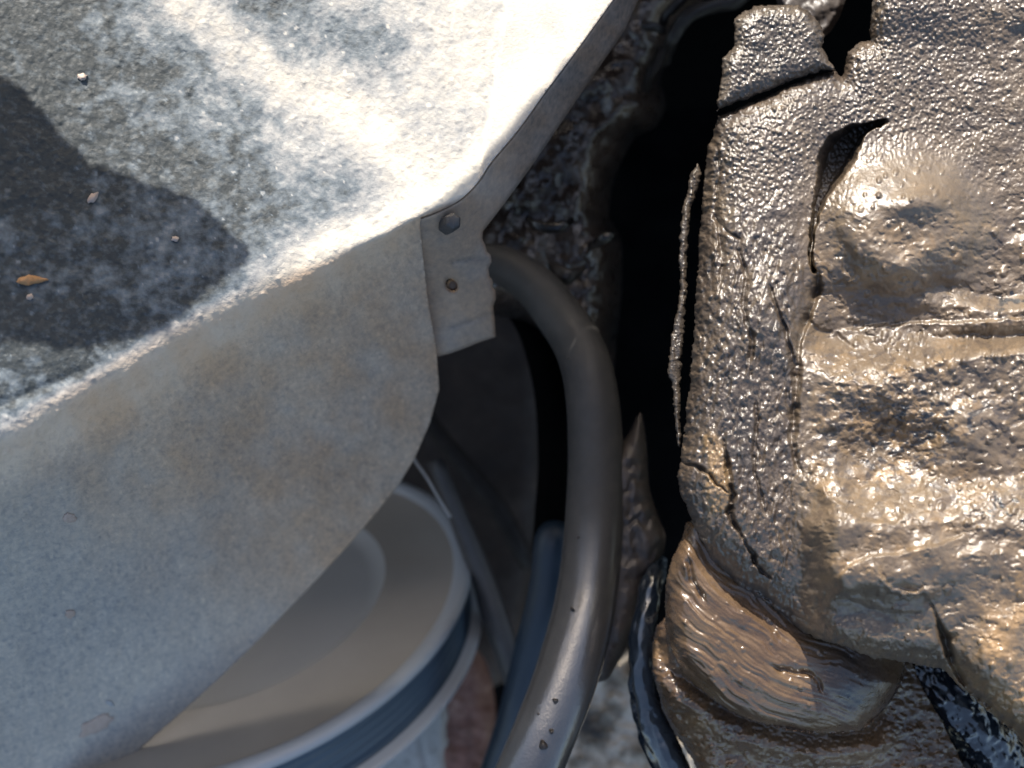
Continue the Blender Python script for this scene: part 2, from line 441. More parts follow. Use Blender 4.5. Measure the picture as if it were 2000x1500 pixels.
cover = thing('dusty_cover', 'large bent sheet metal cover with pale dust on its sunlit top, upper left', 'metal cover', P(500, 700, .36))
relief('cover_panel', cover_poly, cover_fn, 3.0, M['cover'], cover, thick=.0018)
# flange strip and tab
fl_edge = [(1500, -430), (1390, -232), (1247, 0), (1220, 59), (1135, 183), (1037, 327), (985, 398), (943, 452), (942, 466), (948, 480), (951, 492), (959, 499), (960, 512), (954, 524), (956, 540),
           (962, 548), (962, 560), (968, 570), (968, 585), (963, 598), (966, 625), (968, 658), (940, 667), (910, 679), (880, 690), (820, 705), (800, 640), (805, 452)]
ffold = [(p_[0]-1, p_[1]-1) for p_ in fold.tolist() if p_[0] > 806]
fl_poly = fl_edge+ffold
fctl = [(776, 441, .0025), (850, 415, .0018), (897, 391, .0015), (959, 317, .0012), (1065, 180, .0012), (1197, 0, .0012), (1290, -130, .0012), (1480, -400, .0012),
        (943, 454, .022), (1037, 327, .020), (1135, 183, .020), (1220, 59, .019), (1300, -80, .019), (1500, -400, .019),
        (956, 500, .034), (966, 580, .050), (968, 658, .068), (860, 700, .074), (836, 600, .052), (826, 500, .024), (900, 600, .052), (900, 480, .022), (900, 430, .010), (840, 455, .012)]
fd_ = tps(fctl)
fd = lambda U, V: d_top(U, V)+fd_(U, V)
def flange_fn(U, V, sd):
    D = fd(U, V)-0.0004*fbm(U/14, V/14, 3, 51)-0.0012*fbm(U/70, V/50, 3, 52)
    cr = np.minimum(seg_dist(U, V, [(880, 640), (920, 628), (966, 610)])[0], seg_dist(U, V, [(885, 512), (925, 505), (950, 508)])[0])
    D = D+0.0006*np.exp(-(cr/4)**2)
    D = D+0.0025*sst(sd, 5, 0)
    q = fold_q(U, V)
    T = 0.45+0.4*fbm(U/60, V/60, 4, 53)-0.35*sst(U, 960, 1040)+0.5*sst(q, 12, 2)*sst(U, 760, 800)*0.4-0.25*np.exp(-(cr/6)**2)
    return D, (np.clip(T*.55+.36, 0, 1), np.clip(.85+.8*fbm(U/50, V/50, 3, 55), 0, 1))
hole = [(882+11*math.cos(a)+3*math.sin(a), 556+12*math.sin(a)) for a in np.arange(0, 6.28, .4)]
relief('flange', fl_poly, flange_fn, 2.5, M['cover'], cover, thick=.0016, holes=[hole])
# dirt plug at the bottom of the hole, the stud beside the fold
c_ = P(882, 557, .346)
tube('rivet', [P(884, 556, .352), P(884, 556, .344), P(884, 556, .3425)], [.0024, .0022, .0012], M['flange'], cover, 20, 2)
def studb(a, s, r): return 0.0002*np.sin(6*a)
tube('stud', [P(872, 442, .306), P(880, 436, .3005), P(885, 432, .2965), P(886, 431, .2955)], [.0030, .0031, .0027, .0016], M['arm'], cover, 24, 4, studb)
# chips and scabs lying on the cover as raised patches of the paint
def flake(name, cx, cy, rx, ry, m, seed, ang=0.0):
    pts = []
    for a in np.arange(0, 2*math.pi, .35):
        r_ = 1+0.55*(random.Random(seed*100+int(a*100)).random()-.5)
        x_, y_ = rx*r_*math.cos(a), ry*r_*math.sin(a)
        pts.append((cx+x_*math.cos(ang)-y_*math.sin(ang), cy+x_*math.sin(ang)+y_*math.cos(ang)))
    relief(name, pts, lambda U, V, sd: cover_fn(U, V, sd)[0]-0.0005-0.0006*sst(sd, 0, 5)-0.0005*fbm(U/6, V/6, 2, seed), 2.0, m, cover, skirt=.0012)
flake('rust_scab', 62, 547, 32, 9, M['flake'], 3)
flake('rust_scab', 58, 580, 7, 6, M['flake_pale'], 4)
flake('dirt_crumb', 183, 386, 13, 8, M['flake_pale'], 5, -.8)
flake('dirt_crumb', 342, 466, 7, 6, M['flake_pale'], 6)
flake('dirt_crumb', 160, 150, 10, 8, M['flake_pale'], 7)
flake('rust_scab', 187, 1418, 36, 14, M['flake_pale'], 8, -.45)
flake('dirt_crumb', 135, 1012, 13, 10, M['flake_pale'], 9)
flake('dirt_crumb', 137, 1200, 9, 8, M['flake_pale'], 10)
flake('dirt_crumb', 215, 1374, 8, 5, M['rim'], 12, .5)

# ------------------------------------------------------------------ pulley
K = 1.2
n_ = np.array([-.3024, 2.2614, 1.0]); n_ /= np.linalg.norm(n_)
PC = P(455.0, 1156.5, .44*K); PR = .1238*K; PW = .0304*K; RI = .5944*PR; DI = .0081*K
pul = thing('crank_pulley', 'large round pulley with pale rim and beige dished face under the cover', 'pulley', PC-n_*PW*1.3)
lathe('face', [(RI+.006, -.0032), (RI+.02, -.0042), (PR*.78, -.0045), (PR*.90, -.0040), (PR*.925, -.003)], PC, n_, M['pulley'], pul)

lathe('hub_recess', [(.0001, -DI*1.15), (RI*.5, -DI*1.12), (RI*.93, -DI*1.1), (RI, -DI), (RI+.003, -DI*.62), (RI+.006, -.0032)], PC, n_, M['pulley_hub'], pul)
lathe('front_rim', [(PR*.925, -.003), (PR*.94, -.0005), (PR*.965, .0008), (PR*.99, .0002), (PR, -.0022), (PR*.997, -.0048), (PR*.975, -.006)], PC, n_, M['rim'], pul)
gw = PW-.008
prof = [(PR*.975, -.006)]
for k in range(5):
    z0 = -.006-gw*(k+.2)/5; prof += [(PR*.962, z0), (PR*.958, z0-gw*.08), (PR*.958, z0-gw*.10), (PR*.962, z0-gw*.17)]
prof += [(PR*.97, -.006-gw)]
lathe('belt_groove', prof, PC, n_, M['groove'], pul)
r2 = PR*1.0137
lathe('rear_rim', [(PR*.97, -.006-gw), (r2*.985, -PW+.0008), (r2, -PW), (r2, -PW-.0022), (r2*.98, -PW-.003), (r2*.8, -PW-.004), (.0001, -PW-.004)], PC, n_, M['rim'], pul)

# ------------------------------------------------------------------ background parts in the pit
def plate_fn(U, V, sd):
    D = .74+.02*(1-np.sqrt(np.clip(1-(1-np.clip(sd/50, 0, 1))**2, 0, 1)))-0.004*fbm(U/60, V/60, 4, 61)-.0012*drops(U, V, 26, 2, 6, .35*1.0, 62)/6*sst(V, 900, 650)
    D = D-0.00004*(V-800)
    T = 0.35+.7*fbm(U/90, V/90, 4, 63)+.35*sst(V, 900, 1250)
    return D, np.clip(T, 0, 1)
pp = smooth_poly([(780, 640), (1000, 560), (1034, 604), (1058, 700), (1062, 820), (1063, 920), (1056, 1040), (1040, 1130), (1015, 1240), (985, 1330), (900, 1330), (760, 1200), (700, 800)])
pl = thing('grimy_splash_plate', 'dark brown curved plate behind the tab, left of the hose', 'plate', P(900, 950, .78))
relief('plate_panel', pp, plate_fn, 5, M['plate'], pl, skirt=.03)
# rod welded to the plate
def rp(pts, d): return [P(x, y, dd) for (x, y), dd in zip(pts, d)]
tube('stay_rod', rp([(800, 770), (868, 862), (920, 925), (968, 985), (1010, 1060), (1030, 1100)], [.70, .70, .70, .70, .70, .71]), [.006, .007, .0075, .008, .008, .007], M['plate'], pl, 20, 6)

arm = thing('support_arm', 'narrow grey support arm running down beside the pulley rim', 'metal arm', P(1000, 1400, .56))
tube('bar', rp([(850, 900), (935, 1110), (965, 1200), (995, 1290), (1025, 1400)], [.53, .525, .52, .52, .53]), [.006, .008, .0095, .009, .0075], M['arm'], arm, 24, 6,
     lambda a, s, r: -0.25*r*np.cos(2*a))
wr = tube('spring_wire', rp([(800, 880), (812, 902), (835, 935), (858, 975), (880, 1010)], [.46]*5), .0008, M['wire'], None, 12, 6)
tag(wr, 'thin bright wire crossing above the pulley rim', 'wire')

rb = relief('rusty_block', smooth_poly([(850, 1290), (900, 1262), (935, 1272), (958, 1320), (968, 1390), (962, 1460), (945, 1560), (840, 1570), (820, 1400)]),
            lambda U, V, sd: (.59+.02*(1-np.sqrt(np.clip(1-(1-np.clip(sd/40, 0, 1))**2, 0, 1)))-.006*fbm(U/30, V/30, 4, 71)-.0015*drops(U, V, 22, 3, 8, .5, 72)/8, .55+.9*fbm(U/40, V/40, 4, 73)),
            4, M['rust'], skirt=.03)
tag(rb, 'pinkish rusted lump of metal below the pulley', 'rusty metal')
pb = relief('pale_casting', [(700, 1430), (800, 1390), (868, 1330), (876, 1400), (872, 1580), (640, 1580)],
            lambda U, V, sd: (.585+.006*sst(sd, 14, 0)-.004*fbm(U/30, V/30, 4, 75)+.003*np.exp(-((U-820-.2*(V-1450))/6)**2), .55+.8*fbm(U/40, V/60, 4, 76)),
            4, M['pale'], skirt=.03)
tag(pb, 'pale grey metal block in the corner under the pulley rim', 'metal block')

# second hose; sky sheen painted blue, shadow gap above it built black
h2 = thing('sheen_blue_hose', 'dark hose, sky sheen coloured into its lower sleeve, black tube for the shade above, running behind the dusty hose', 'hose', P(1015, 1400, .5))
tube('gap_shade_tube', rp([(985, 560), (1040, 640), (1075, 760), (1084, 900), (1078, 1000), (1072, 1080)], [.50, .49, .48, .475, .47, .47]), [.008, .009, .0095, .0095, .0095, .0095], M['bay'], h2, 28, 6)  # black tube put where there is only a shadow gap
tube('sleeve', rp([(1082, 1046), (1081, 1056), (1074, 1130), (1060, 1200), (1038, 1280), (1015, 1370), (990, 1450), (950, 1560)], [.465, .46, .46, .46, .465, .47, .48, .49]), [.0075, .0102, .0105, .0105, .0105, .0100, .0095, .009], M['sheenhose'], h2, 32, 6)

# ------------------------------------------------------------------ main hose
def hb(a, s, r):
    return 0.00012*(vnoise(a*1.5+7, np.full(a.shape, s*120), 5)-.5)+0.00007*(vnoise(a*12, np.full(a.shape, s*1500), 6)-.5)
hp = [(900, 505), (945, 508), (985, 520), (1022, 541), (1058, 572), (1092, 616), (1124, 664), (1146, 720), (1158, 790), (1163, 870), (1163, 960), (1158, 1050), (1149, 1140), (1134, 1220), (1112, 1300), (1088, 1370), (1060, 1440), (1030, 1510), (985, 1610)]
hw = [60, 68, 76, 82, 88, 92, 96, 100, 104, 108, 112, 115, 118, 122, 124, 124, 124, 124, 124]
hd = [.412, .409, .406, .401, .395, .388, .380, .374, .371, .370, .368, .364, .358, .351, .344, .338, .333, .330, .328]
hr = [w_*0.0006*d_/2 for w_, d_ in zip(hw, hd)]
hs = thing('rubber_hose', 'thick dusty rubber hose curving down from the tab past the pulley', 'hose', P(1030, 1510, .36))
tube('hose_body', rp(hp, hd), hr, M['hose'], hs, 64, 14, hb, wet=lambda t: min(1, max(0, (t-.58)/.14)))
cl_ = [(p_, d_) for p_, d_ in zip(hp, hd)]

# bracket to the right of the hose
def br_fn(U, V, sd):
    D = .362+.012*(1-np.sqrt(np.clip(1-(1-np.clip(sd/34, 0, 1))**2, 0, 1)))+.00002*(V-1000)*-1
    ph = V/7.5+2.2*fbm(U/30, V/60, 3, 81)*6+(U-1240)*.03
    wv = np.sin(ph)*sst(sd, 0, 12)*sst(V, 1160, 1060)*sst(V, 880, 920)*sst(U, 1205, 1235)
    return D-.0007*wv-.0022*fbm(U/26, V/26, 4, 82)-.0005*drops(U, V, 16, 2, 5, .4, 83)/5, .5+.2*wv*.5+.5*fbm(U/30, V/30, 4, 84)
bpoly = smooth_poly([(1246, 812), (1254, 812), (1263, 870), (1268, 950), (1285, 1005), (1300, 1052), (1288, 1100), (1266, 1128), (1257, 1165), (1246, 1208), (1226, 1260), (1206, 1296), (1180, 1330), (1130, 1300), (1140, 1000), (1170, 900), (1200, 880), (1226, 850)])
bk = relief('oily_bracket', bpoly, br_fn, 2.5, M['bracket'], skirt=.03)
tag(bk, 'wrinkled brown oily bracket tucked against the right side of the dusty hose', 'bracket')

# oily black cable between bracket and collar
cb = tube('oily_cable', rp([(1290, 1095), (1276, 1130), (1266, 1180), (1256, 1240), (1254, 1310), (1262, 1370), (1280, 1430), (1305, 1490), (1340, 1560)], [.37, .36, .355, .352, .35, .35, .35, .35, .355]),
          [.003, .0048, .0052, .0056, .0056, .006, .0072, .0072, .007], M['blackhose'], None, 36, 14,
          lambda a, s, r: .0012*(vnoise(a*2, np.full(a.shape, s*180), 5)-.5)+.0006*(vnoise(a*5, np.full(a.shape, s*500), 6)-.5))
tag(cb, 'glossy black oil-soaked cable hanging between the bracket and the brown collar', 'cable')

# mud lump at the very bottom, its sunlight put into a paler colour
def lump_fn(U, V, sd):
    D = .50+.02*(1-np.sqrt(np.clip(1-(1-np.clip(sd/60, 0, 1))**2, 0, 1)))-.014*fbm(U/45, V/45, 4, 91)-.002*drops(U, V, 20, 3, 8, .5, 92)/8
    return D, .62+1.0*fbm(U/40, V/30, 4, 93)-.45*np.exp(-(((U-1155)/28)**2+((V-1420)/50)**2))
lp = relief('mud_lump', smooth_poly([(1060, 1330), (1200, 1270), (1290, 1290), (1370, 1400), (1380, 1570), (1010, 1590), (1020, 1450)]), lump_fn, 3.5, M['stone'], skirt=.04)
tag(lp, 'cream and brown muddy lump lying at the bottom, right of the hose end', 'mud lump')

# ------------------------------------------------------------------ oily manifold behind the flange
def man_fn(U, V, sd):
    D = .43+.06*(1-np.sqrt(np.clip(1-(1-np.clip(sd/80, 0, 1))**2, 0, 1)))-.016*fbm(U/90, V/90, 3, 101)-.003*fbm(U/25, V/25, 3, 102)
    D = D-.0030*drops(U, V, 24, 3, 8, .3, 103)/8*sst(V, 100, 240)
    T = .62+.8*fbm(U/60, V/60, 4, 104)-.45*sst(sd, 60, 0)+.35*sst(V, 140, 20)*sst(U, 1230, 1330)  # edge darkened in colour so it sinks into the gap's shade
    return D, np.clip(T, 0, 1)
mpoly = smooth_poly([(1470, -60), (1455, -5), (1400, 12), (1345, 28), (1330, 60), (1318, 95), (1290, 150), (1300, 200), (1282, 245), (1240, 270), (1216, 310), (1196, 360), (1190, 420), (1212, 470), (1214, 560), (1204, 660), (1190, 780), (1150, 830),
                     (1050, 640), (900, 600), (900, 430), (1100, 100), (1260, -100)])
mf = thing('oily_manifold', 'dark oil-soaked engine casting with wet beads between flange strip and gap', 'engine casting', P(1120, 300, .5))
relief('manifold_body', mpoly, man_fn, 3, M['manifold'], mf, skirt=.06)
def mb(a, s, r): return .0009*(vnoise(a*2, np.full(a.shape, s*200), 9)-.5)
tube('pipe', rp([(1500, -50), (1440, 0), (1395, 10), (1352, 26), (1326, 52), (1310, 82), (1300, 120)], [.40, .40, .402, .404, .408, .412, .43]), [.003, .0034, .0034, .0036, .0034, .003, .0025], M['bracket'], mf, 24, 8, mb)
tube('pipe', rp([(1370, -60), (1345, -15), (1318, 12), (1298, 34), (1292, 62)], [.402, .404, .406, .41, .42]), [.002, .0022, .0022, .0022, .0018], M['bracket'], mf, 20, 8, mb)
tube('pipe', rp([(1252, 50), (1276, 52), (1296, 60)], [.408, .408, .412]), [.0018, .0022, .0018], M['bracket'], mf, 20, 6, mb)
tube('pipe', rp([(1292, 98), (1280, 125), (1268, 150), (1262, 175)], [.41, .408, .41, .418]), [.0022, .0028, .0026, .002], M['plate'], mf, 20, 6, mb)
tube('sludge_ridge', rp([(1030, 425), (1050, 440), (1075, 446), (1100, 440), (1118, 430)], [.415, .41, .408, .408, .415]), [.0012, .0022, .0026, .0024, .0012], M['manifold'], mf, 20, 8, mb)
tube('sludge_ridge', rp([(1078, 515), (1090, 530), (1104, 540), (1118, 536), (1140, 522)], [.41, .405, .402, .404, .412]), [.002, .0036, .004, .0032, .0014], M['bracket'], mf, 20, 8, mb)
tube('sludge_ridge', rp([(1150, 484), (1172, 470), (1188, 462), (1205, 458)], [.415, .408, .406, .415]), [.0014, .0026, .0028, .0014], M['manifold'], mf, 20, 8, mb)

# ------------------------------------------------------------------ engine casing, right
def grove(U, V, pts, wdt, dep):
    d, x, y, t = seg_dist(U, V, pts)
    p_ = np.asarray(pts, float); L = np.hypot(*(p_[1:]-p_[:-1]).T).sum()
    tap = sst(t, 0, .22*L)*sst(t, L, .78*L)
    k = (.45+1.5*np.clip(fbm(t/28+p_[0, 0], t*0+3.3, 3, 7)+.3, 0, 1))*tap
    return dep*k*np.exp(-(d/(wdt*(.5+k)))**2)
def fold_step(U, V, pts, wdt, dep):
    """one side stands proud of the other and dies away softly"""
    d, x, y, t = seg_dist(U, V, pts)
    p_ = np.asarray(pts, float); L = np.hypot(*(p_[1:]-p_[:-1]).T).sum()
    i = np.clip(np.searchsorted(np.cumsum(np.hypot(*(p_[1:]-p_[:-1]).T)), t), 0, len(p_)-2)
    e = p_[i+1]-p_[i]; side = np.sign(e[..., 0]*(V-y)-e[..., 1]*(U-x))*d
    tap = sst(t, 0, .3*L)*sst(t, L, .7*L)
    return dep*tap*sst(side, -4, 6)*np.exp(-np.maximum(side, 0)/wdt)*(side > -4)
PXM = .000166
def smax(a, b, k): return np.logaddexp(a/k, b/k)*k
casing_poly = [(1632, 139), (1644, 150), (1655, 101), (1677, 81), (1700, 79), (1699, 40), (1704, 0), (1712, -120), (1720, -300), (2250, -300), (2250, 1640), (2120, 1560), (2000, 1462), (1984, 1436), (1932, 1392), (1905, 1368), (1880, 1348), (1840, 1308), (1780, 1296),
               (1712, 1288), (1652, 1264), (1584, 1244), (1544, 1220), (1496, 1180), (1440, 1144), (1392, 1096), (1372, 1064), (1348, 1012), (1328, 960), (1322, 930), (1330, 890), (1340, 800), (1351, 687), (1355, 620), (1362, 500), (1368, 430), (1376, 340), (1380, 290), (1392, 258), (1402, 226), (1440, 208), (1500, 184), (1560, 158), (1605, 142)]
YP = np.array([(-300, .006), (0, .004), (120, .001), (260, .000), (330, .004), (400, .010), (470, .0165), (540, .0165), (600, .0125), (632, .0085), (650, .011), (700, .0185), (745, .0205), (800, .0175), (870, .0165), (920, .0175),
               (955, .0215), (1000, .0265), (1060, .0275), (1130, .0255), (1200, .022), (1260, .017), (1400, .012), (1700, .006)])
arc = smooth_poly([(1740, 237), (1700, 246), (1668, 264), (1640, 296), (1622, 335), (1604, 380), (1591, 430), (1584, 480), (1590, 530)], False, 4)
def blob(U, V, cx, cy, rx, ry, p=2.0, ang=0.0):
    ca, sa = math.cos(ang), math.sin(ang)
    x = ((U-cx)*ca+(V-cy)*sa)/rx; y = (-(U-cx)*sa+(V-cy)*ca)/ry
    return np.exp(-(x*x+y*y)**(p/2))
def casing_h(U, V):
    wx = U+60*fbm(U/150, V/150, 4, 203); wy = V+56*fbm(U/160, V/160, 4, 204)
    left = 0.004+0.006*sst(V, 300, 700)-0.004*sst(V, 950, 1200)
    wr = sst(wx, 1535, 1650)
    H = left*(1-wr)+.003*wr*sst(V, 100, 0)
    H = H+.0140*blob(wx*.4+U*.6, wy*.4+V*.6, 1765, 445, 150, 130, 3.6)                 # bolt boss buried in sludge
    H = H+.0035*blob(wx, wy, 1790, 400, 55, 30, 2.4, .15)
    H = H+.0030*blob(wx, wy, 1760, 520, 70, 28, 2.4, -.1)
    low = sst(wy, 625, 735-30*np.sin(U/140))
    H = H+wr*low*(.0175+.010*sst(wy, 930, 1040)-.0045*sst(wy, 1080, 1260))
    H = H+wr*.007*sst(wy, 560, 600)*sst(wy, 660, 625)*sst(U, 1700, 1950)
    H = H-.0075*blob(wx, wy, 1700, 860, 120, 75, 2.6, .25)*wr          # hollow in the middle
    H = H+.0045*blob(wx, wy, 1890, 850, 70, 60, 2.2)
    H = H+.004*blob(wx, wy, 1500, 620, 50, 90)
    H = H-.005*blob(wx, wy, 1660, 1190, 110, 40, 2.2, .3)+.003*blob(wx, wy, 1780, 1110, 110, 40, 2.2)
    H = H+.006*sst(U, 1800, 2150)+.004*blob(wx, wy, 1950, 1290, 80, 110)
    return H
cracks = [([(1400, 845), (1412, 862), (1424, 930), (1432, 965), (1424, 1000), (1440, 1030), (1456, 1060), (1480, 1100), (1520, 1150)], 3.0, .0040),
          ([(1320, 900), (1360, 912), (1385, 925), (1402, 948), (1434, 970)], 2.4, .003),
          ([(1586, 480), (1600, 560), (1582, 610), (1562, 660), (1556, 720), (1552, 800), (1548, 860), (1556, 905), (1580, 950)], 5, .0040),
          ([(1495, 530), (1522, 610), (1535, 650), (1548, 700), (1550, 770)], 3, .0026),
          ([(1805, 1160), (1832, 1206), (1842, 1240), (1858, 1290), (1872, 1318), (1890, 1348), (1925, 1375), (1950, 1400), (1984, 1425), (2040, 1500)], 4, .0060),
          ([(1392, 1096), (1430, 1125), (1490, 1160), (1545, 1200), (1600, 1228)], 3, .0022),
          ([(1396, 258), (1404, 330), (1396, 400), (1412, 500), (1400, 600)], 3, .0018),
          ([(1436, 460), (1458, 540), (1450, 600), (1470, 660), (1462, 760)], 3, .0018),
          ([(1470, 760), (1480, 820), (1470, 900), (1490, 980), (1500, 1040)], 2.6, .0016),
          ([(1396, 420), (1420, 450), (1450, 470)], 2.5, .0016)]
folds = [([(1560, 668), (1640, 645), (1720, 634), (1850, 628), (2010, 619), (2200, 612)], 46, .0020),
         ([(1600, 1150), (1665, 1100), (1700, 1086), (1760, 1078), (1830, 1062), (1930, 1030)], 30, .0022),
         ([(1690, 1070), (1722, 1122), (1745, 1150), (1790, 1154), (1860, 1130)], 26, .0020),
         ([(1620, 1150), (1700, 1185), (1760, 1198), (1830, 1190)], 24, -.0020),
         ([(1640, 470), (1648, 530), (1690, 560)], 20, .0014),
         ([(1560, 600), (1600, 640), (1640, 650), (1680, 690)], 20, -.0016),
         ([(1590, 900), (1620, 970), (1680, 1010), (1780, 1030)], 26, .0016)]
def casing_fn(U, V, sd):
    H = casing_h(U, V)
    t = np.clip(sd/105, 0, 1)
    rd = .021*(1-np.sqrt(np.clip(1-(1-t)**2, 0, 1)))
    t2 = np.clip(sd/14, 0, 1)
    rd = rd*sst(V, 120, 420)+.004*(1-np.sqrt(np.clip(1-(1-t2)**2, 0, 1)))*sst(V, 500, 150)+.008*(1-np.sqrt(np.clip(1-(1-np.clip(sd/60, 0, 1))**2, 0, 1)))*sst(V, 420, 150)
    # wandering coordinate for crack edges
    cu = U+9*fbm(U/22, V/22, 3, 211); cv = V+9*fbm(U/22, V/22, 3, 212)
    for pts, wd, dp in cracks: H = H-grove(cu, cv, pts, wd, dp)
    for pts, wd, dp in folds: H = H+fold_step(cu, cv, pts, wd, dp)
    # deep arc gap round the boss: overhanging lip on the upper left
    ad, ax, ay, at = seg_dist(cu, cv, arc)
    L = 330.0; wv = 4+24*np.exp(-((at-120)/62)**2)+7*sst(at, 60, 150)*sst(at, 330, 200)
    H = H-.018*sst(ad, wv*1.15, wv*.55)*sst(at, 0, 40)
    g_top = sst(V, 520, 300)*sst(U+0*V, 2300, 1600)
    g_boss = np.exp(-(np.maximum(np.abs(U-1770)-70, 0)/50)**2-(np.maximum(np.abs(V-430)-60, 0)/70)**2)
    left = sst(U, 1600, 1530)*sst(V, 300, 520)
    mid = (1-left)*(1-g_top)
    ca, sa = .95, .3
    X = U*ca+V*sa; Y = (-U*sa+V*ca)*.78
    h = 0
    h = h+g_top*(1-g_boss)*(drops(X, Y, 7.2, 2.6, 4.8, .95, 221)*.75*PXM+.00030*fbm(U/5, V/5, 2, 222)*2)
    h = h+g_top*(1-g_boss)*drops(X, Y, 22, 3, 7.5, .6, 224)*.5*PXM
    h = h+g_boss*(drops(X, Y, 26, 4, 7, .75, 225)*.75*PXM+.0006*fbm(U/26, V/26, 4, 226))
    rid = 1-np.abs(fbm((U+20*fbm(U/50, V/50, 2, 230))/16, V/30, 4, 231))*5
    sk = fbm((U+.25*V)/13, V/42, 4, 232)
    h = h+left*(.0019*sk+.0006*rid+drops(X, Y, 13, 3, 7, .6, 233)*.6*PXM+.0010*fbm(U/9, V/12, 3, 234))
    h = h+mid*(.0032*fbm(U/66, V/50, 4, 241)+.0005*fbm(U/15, V/12, 4, 242)-.0004*sst(fbm(U/24, V/15, 4, 246), .07, .2)+drops(X, Y, 26, 3, 10, .55, 243)*.62*PXM)
    # clusters of bigger beads
    cl = np.exp(-(np.maximum(np.abs(U-1900)-120, 0)/60)**2-(np.maximum(np.abs(V-700)-35, 0)/45)**2)+.8*np.exp(-((U-1740)/60)**2-((V-680)/40)**2)
    cl = cl+.9*np.exp(-((seg_dist(U, V, [(1575, 925), (1640, 970), (1720, 985), (1850, 1010), (1960, 1040)])[0])/20)**2)
    h = h+np.clip(cl, 0, 1)*(drops(X, Y, 16, 3, 9.5, .8, 251)*.7*PXM)
    h = h+.0016*np.exp(-((U-1730)**2+(V-800)**2)/110.**2)*fbm(U/18, V/14, 4, 253)*2.2
    D = .283-H-h+rd
    for bx, by, br in [(1735, 468, 17), (1810, 450, 16), (1822, 490, 11), (1770, 402, 9), (1712, 425, 8), (1838, 408, 9), (1785, 560, 10), (1634, 590, 9), (1640, 978, 12), (1692, 972, 15), (1705, 985, 12), (1748, 974, 17), (1766, 985, 10),
                       (1818, 985, 12), (1852, 1026, 22), (1905, 1000, 12), (1960, 1060, 14), (1512, 590, 14), (1490, 640, 13), (1500, 625, 9), (1712, 682, 17), (1730, 690, 12), (1818, 700, 13), (1905, 630, 16), (1845, 850, 15), (1838, 835, 9), (1440, 1030, 12),
                       (1405, 975, 10), (1690, 1170, 8), (1715, 1175, 9), (1750, 1168, 8), (1825, 1155, 12), (1980, 1180, 12), (1920, 560, 11), (1900, 690, 12), (1955, 715, 10), (1646, 1102, 9), (1690, 1080, 6), (1572, 1030, 9)]:
        q_ = 1-(((U-bx)/br)**2+((V-by)/(br*1.15))**2)
        h = h+np.where(q_ > 0, np.maximum(q_, 0)**1.1, 0)*br*.62*PXM
    # colour: taupe grains above, ochre-grey in the middle, rusty lower right
    T = .36+.30*fbm(U/40, V/40, 4, 261)
    T = T+.17*(1-left)*(1-g_top)*1.0+.09*g_boss-.05*left
    T = T+.28*np.exp(-(((U-1740)/130)**2+((V-860)/90)**2))*(.3+1.8*np.clip(fbm(U/30, V/26, 3, 262)+.15, 0, 1))
    fl = np.exp(-(np.maximum(np.abs(cu-1400-.3*(cv-900))-10, 0)/9)**2-(np.maximum(np.abs(cv-885)-28, 0)/12)**2)+np.exp(-(np.maximum(np.abs(cu-1402)-16, 0)/9)**2-(np.maximum(np.abs(cv-960)-34, 0)/12)**2)
    T = T+.45*np.clip(fl, 0, 1)
    T = T+.22*sst(U+V, 3020, 3250)*(.4+2*np.clip(fbm(U/50, V/50, 3, 263)+.2, 0, 1))
    fleck = fbm(U/13, V/10, 4, 264)
    T = T-.5*sst(fleck, .06, .16)*np.exp(-(((U-1780)/170)**2+((V-830)/95)**2))-.12*sst(fleck, .05, .2)*mid
    T = T-.6*sst(fleck, .05, .2)*(np.exp(-(((U-1985)/40)**2+((V-590)/30)**2))+np.exp(-(((U-1965)/45)**2+((V-1000)/30)**2)))
    return D, np.clip(T, 0, 1)
cas = thing('engine_casing', 'big brown engine casing caked in glistening oily sludge, right side', 'engine casing', P(1700, 800, .36))
relief('casing_body', casing_poly, casing_fn, 1.7, M['casing'], cas, rough=3.2, skirt=.05, pull=30)
# upper lug, separated from the body by a thin crack
lug_poly = [(1434, 34), (1450, 22), (1475, 11), (1500, 9), (1527, 8), (1556, 10), (1580, 19), (1598, 42), (1610, 68), (1606, 94), (1619, 112), (1632, 137), (1605, 138), (1560, 153), (1500, 178), (1440, 202), (1400, 217), (1401, 190), (1408, 150), (1407, 112), (1424, 100), (1434, 88)]
def lug_fn(U, V, sd):
    rd = .006*(1-np.sqrt(np.clip(1-(1-np.clip(sd/36, 0, 1))**2, 0, 1)))
    X = U*.95+V*.3; Y = (-U*.3+V*.95)*.8
    h = drops(X, Y, 7, 2.4, 4.6, .95, 301)*.75*PXM+.0012*fbm(U/34, V/30, 3, 302)+.0005*fbm(U/5, V/5, 2, 303)
    return .281-h+rd, np.clip(.35+.35*fbm(U/26, V/26, 4, 304), 0, 1)
relief('casting_lug', lug_poly, lug_fn, 1.7, M['grainy'], cas, rough=3.5, skirt=.03, pull=14)
# thin lip of sludge standing off the left edge
lip_poly = [(1362, 319), (1350, 335), (1344, 360), (1336, 390), (1332, 412), (1328, 450), (1325, 487), (1328, 560), (1322, 600), (1317, 624), (1308, 680), (1302, 725), (1310, 745), (1314, 762), (1316, 810), (1321, 856), (1326, 880), (1331, 850), (1329, 837), (1330, 780), (1331, 721), (1336, 650), (1340, 594), (1343, 559), (1344, 500), (1347, 431), (1353, 400), (1362, 375), (1372, 340)]
def lip_fn(U, V, sd):
    return .300-(drops(U, V, 7, 2, 4, .9, 311)*.7*PXM)+.003*(1-np.sqrt(np.clip(1-(1-np.clip(sd/9, 0, 1))**2, 0, 1)))-.001*fbm(U/7, V/20, 3, 312), np.clip(.3+.4*fbm(U/20, V/30, 3, 313), 0, 1)
relief('gasket_lip', lip_poly, lip_fn, 1.7, M['grainy'], cas, rough=3, skirt=.01, pull=0)

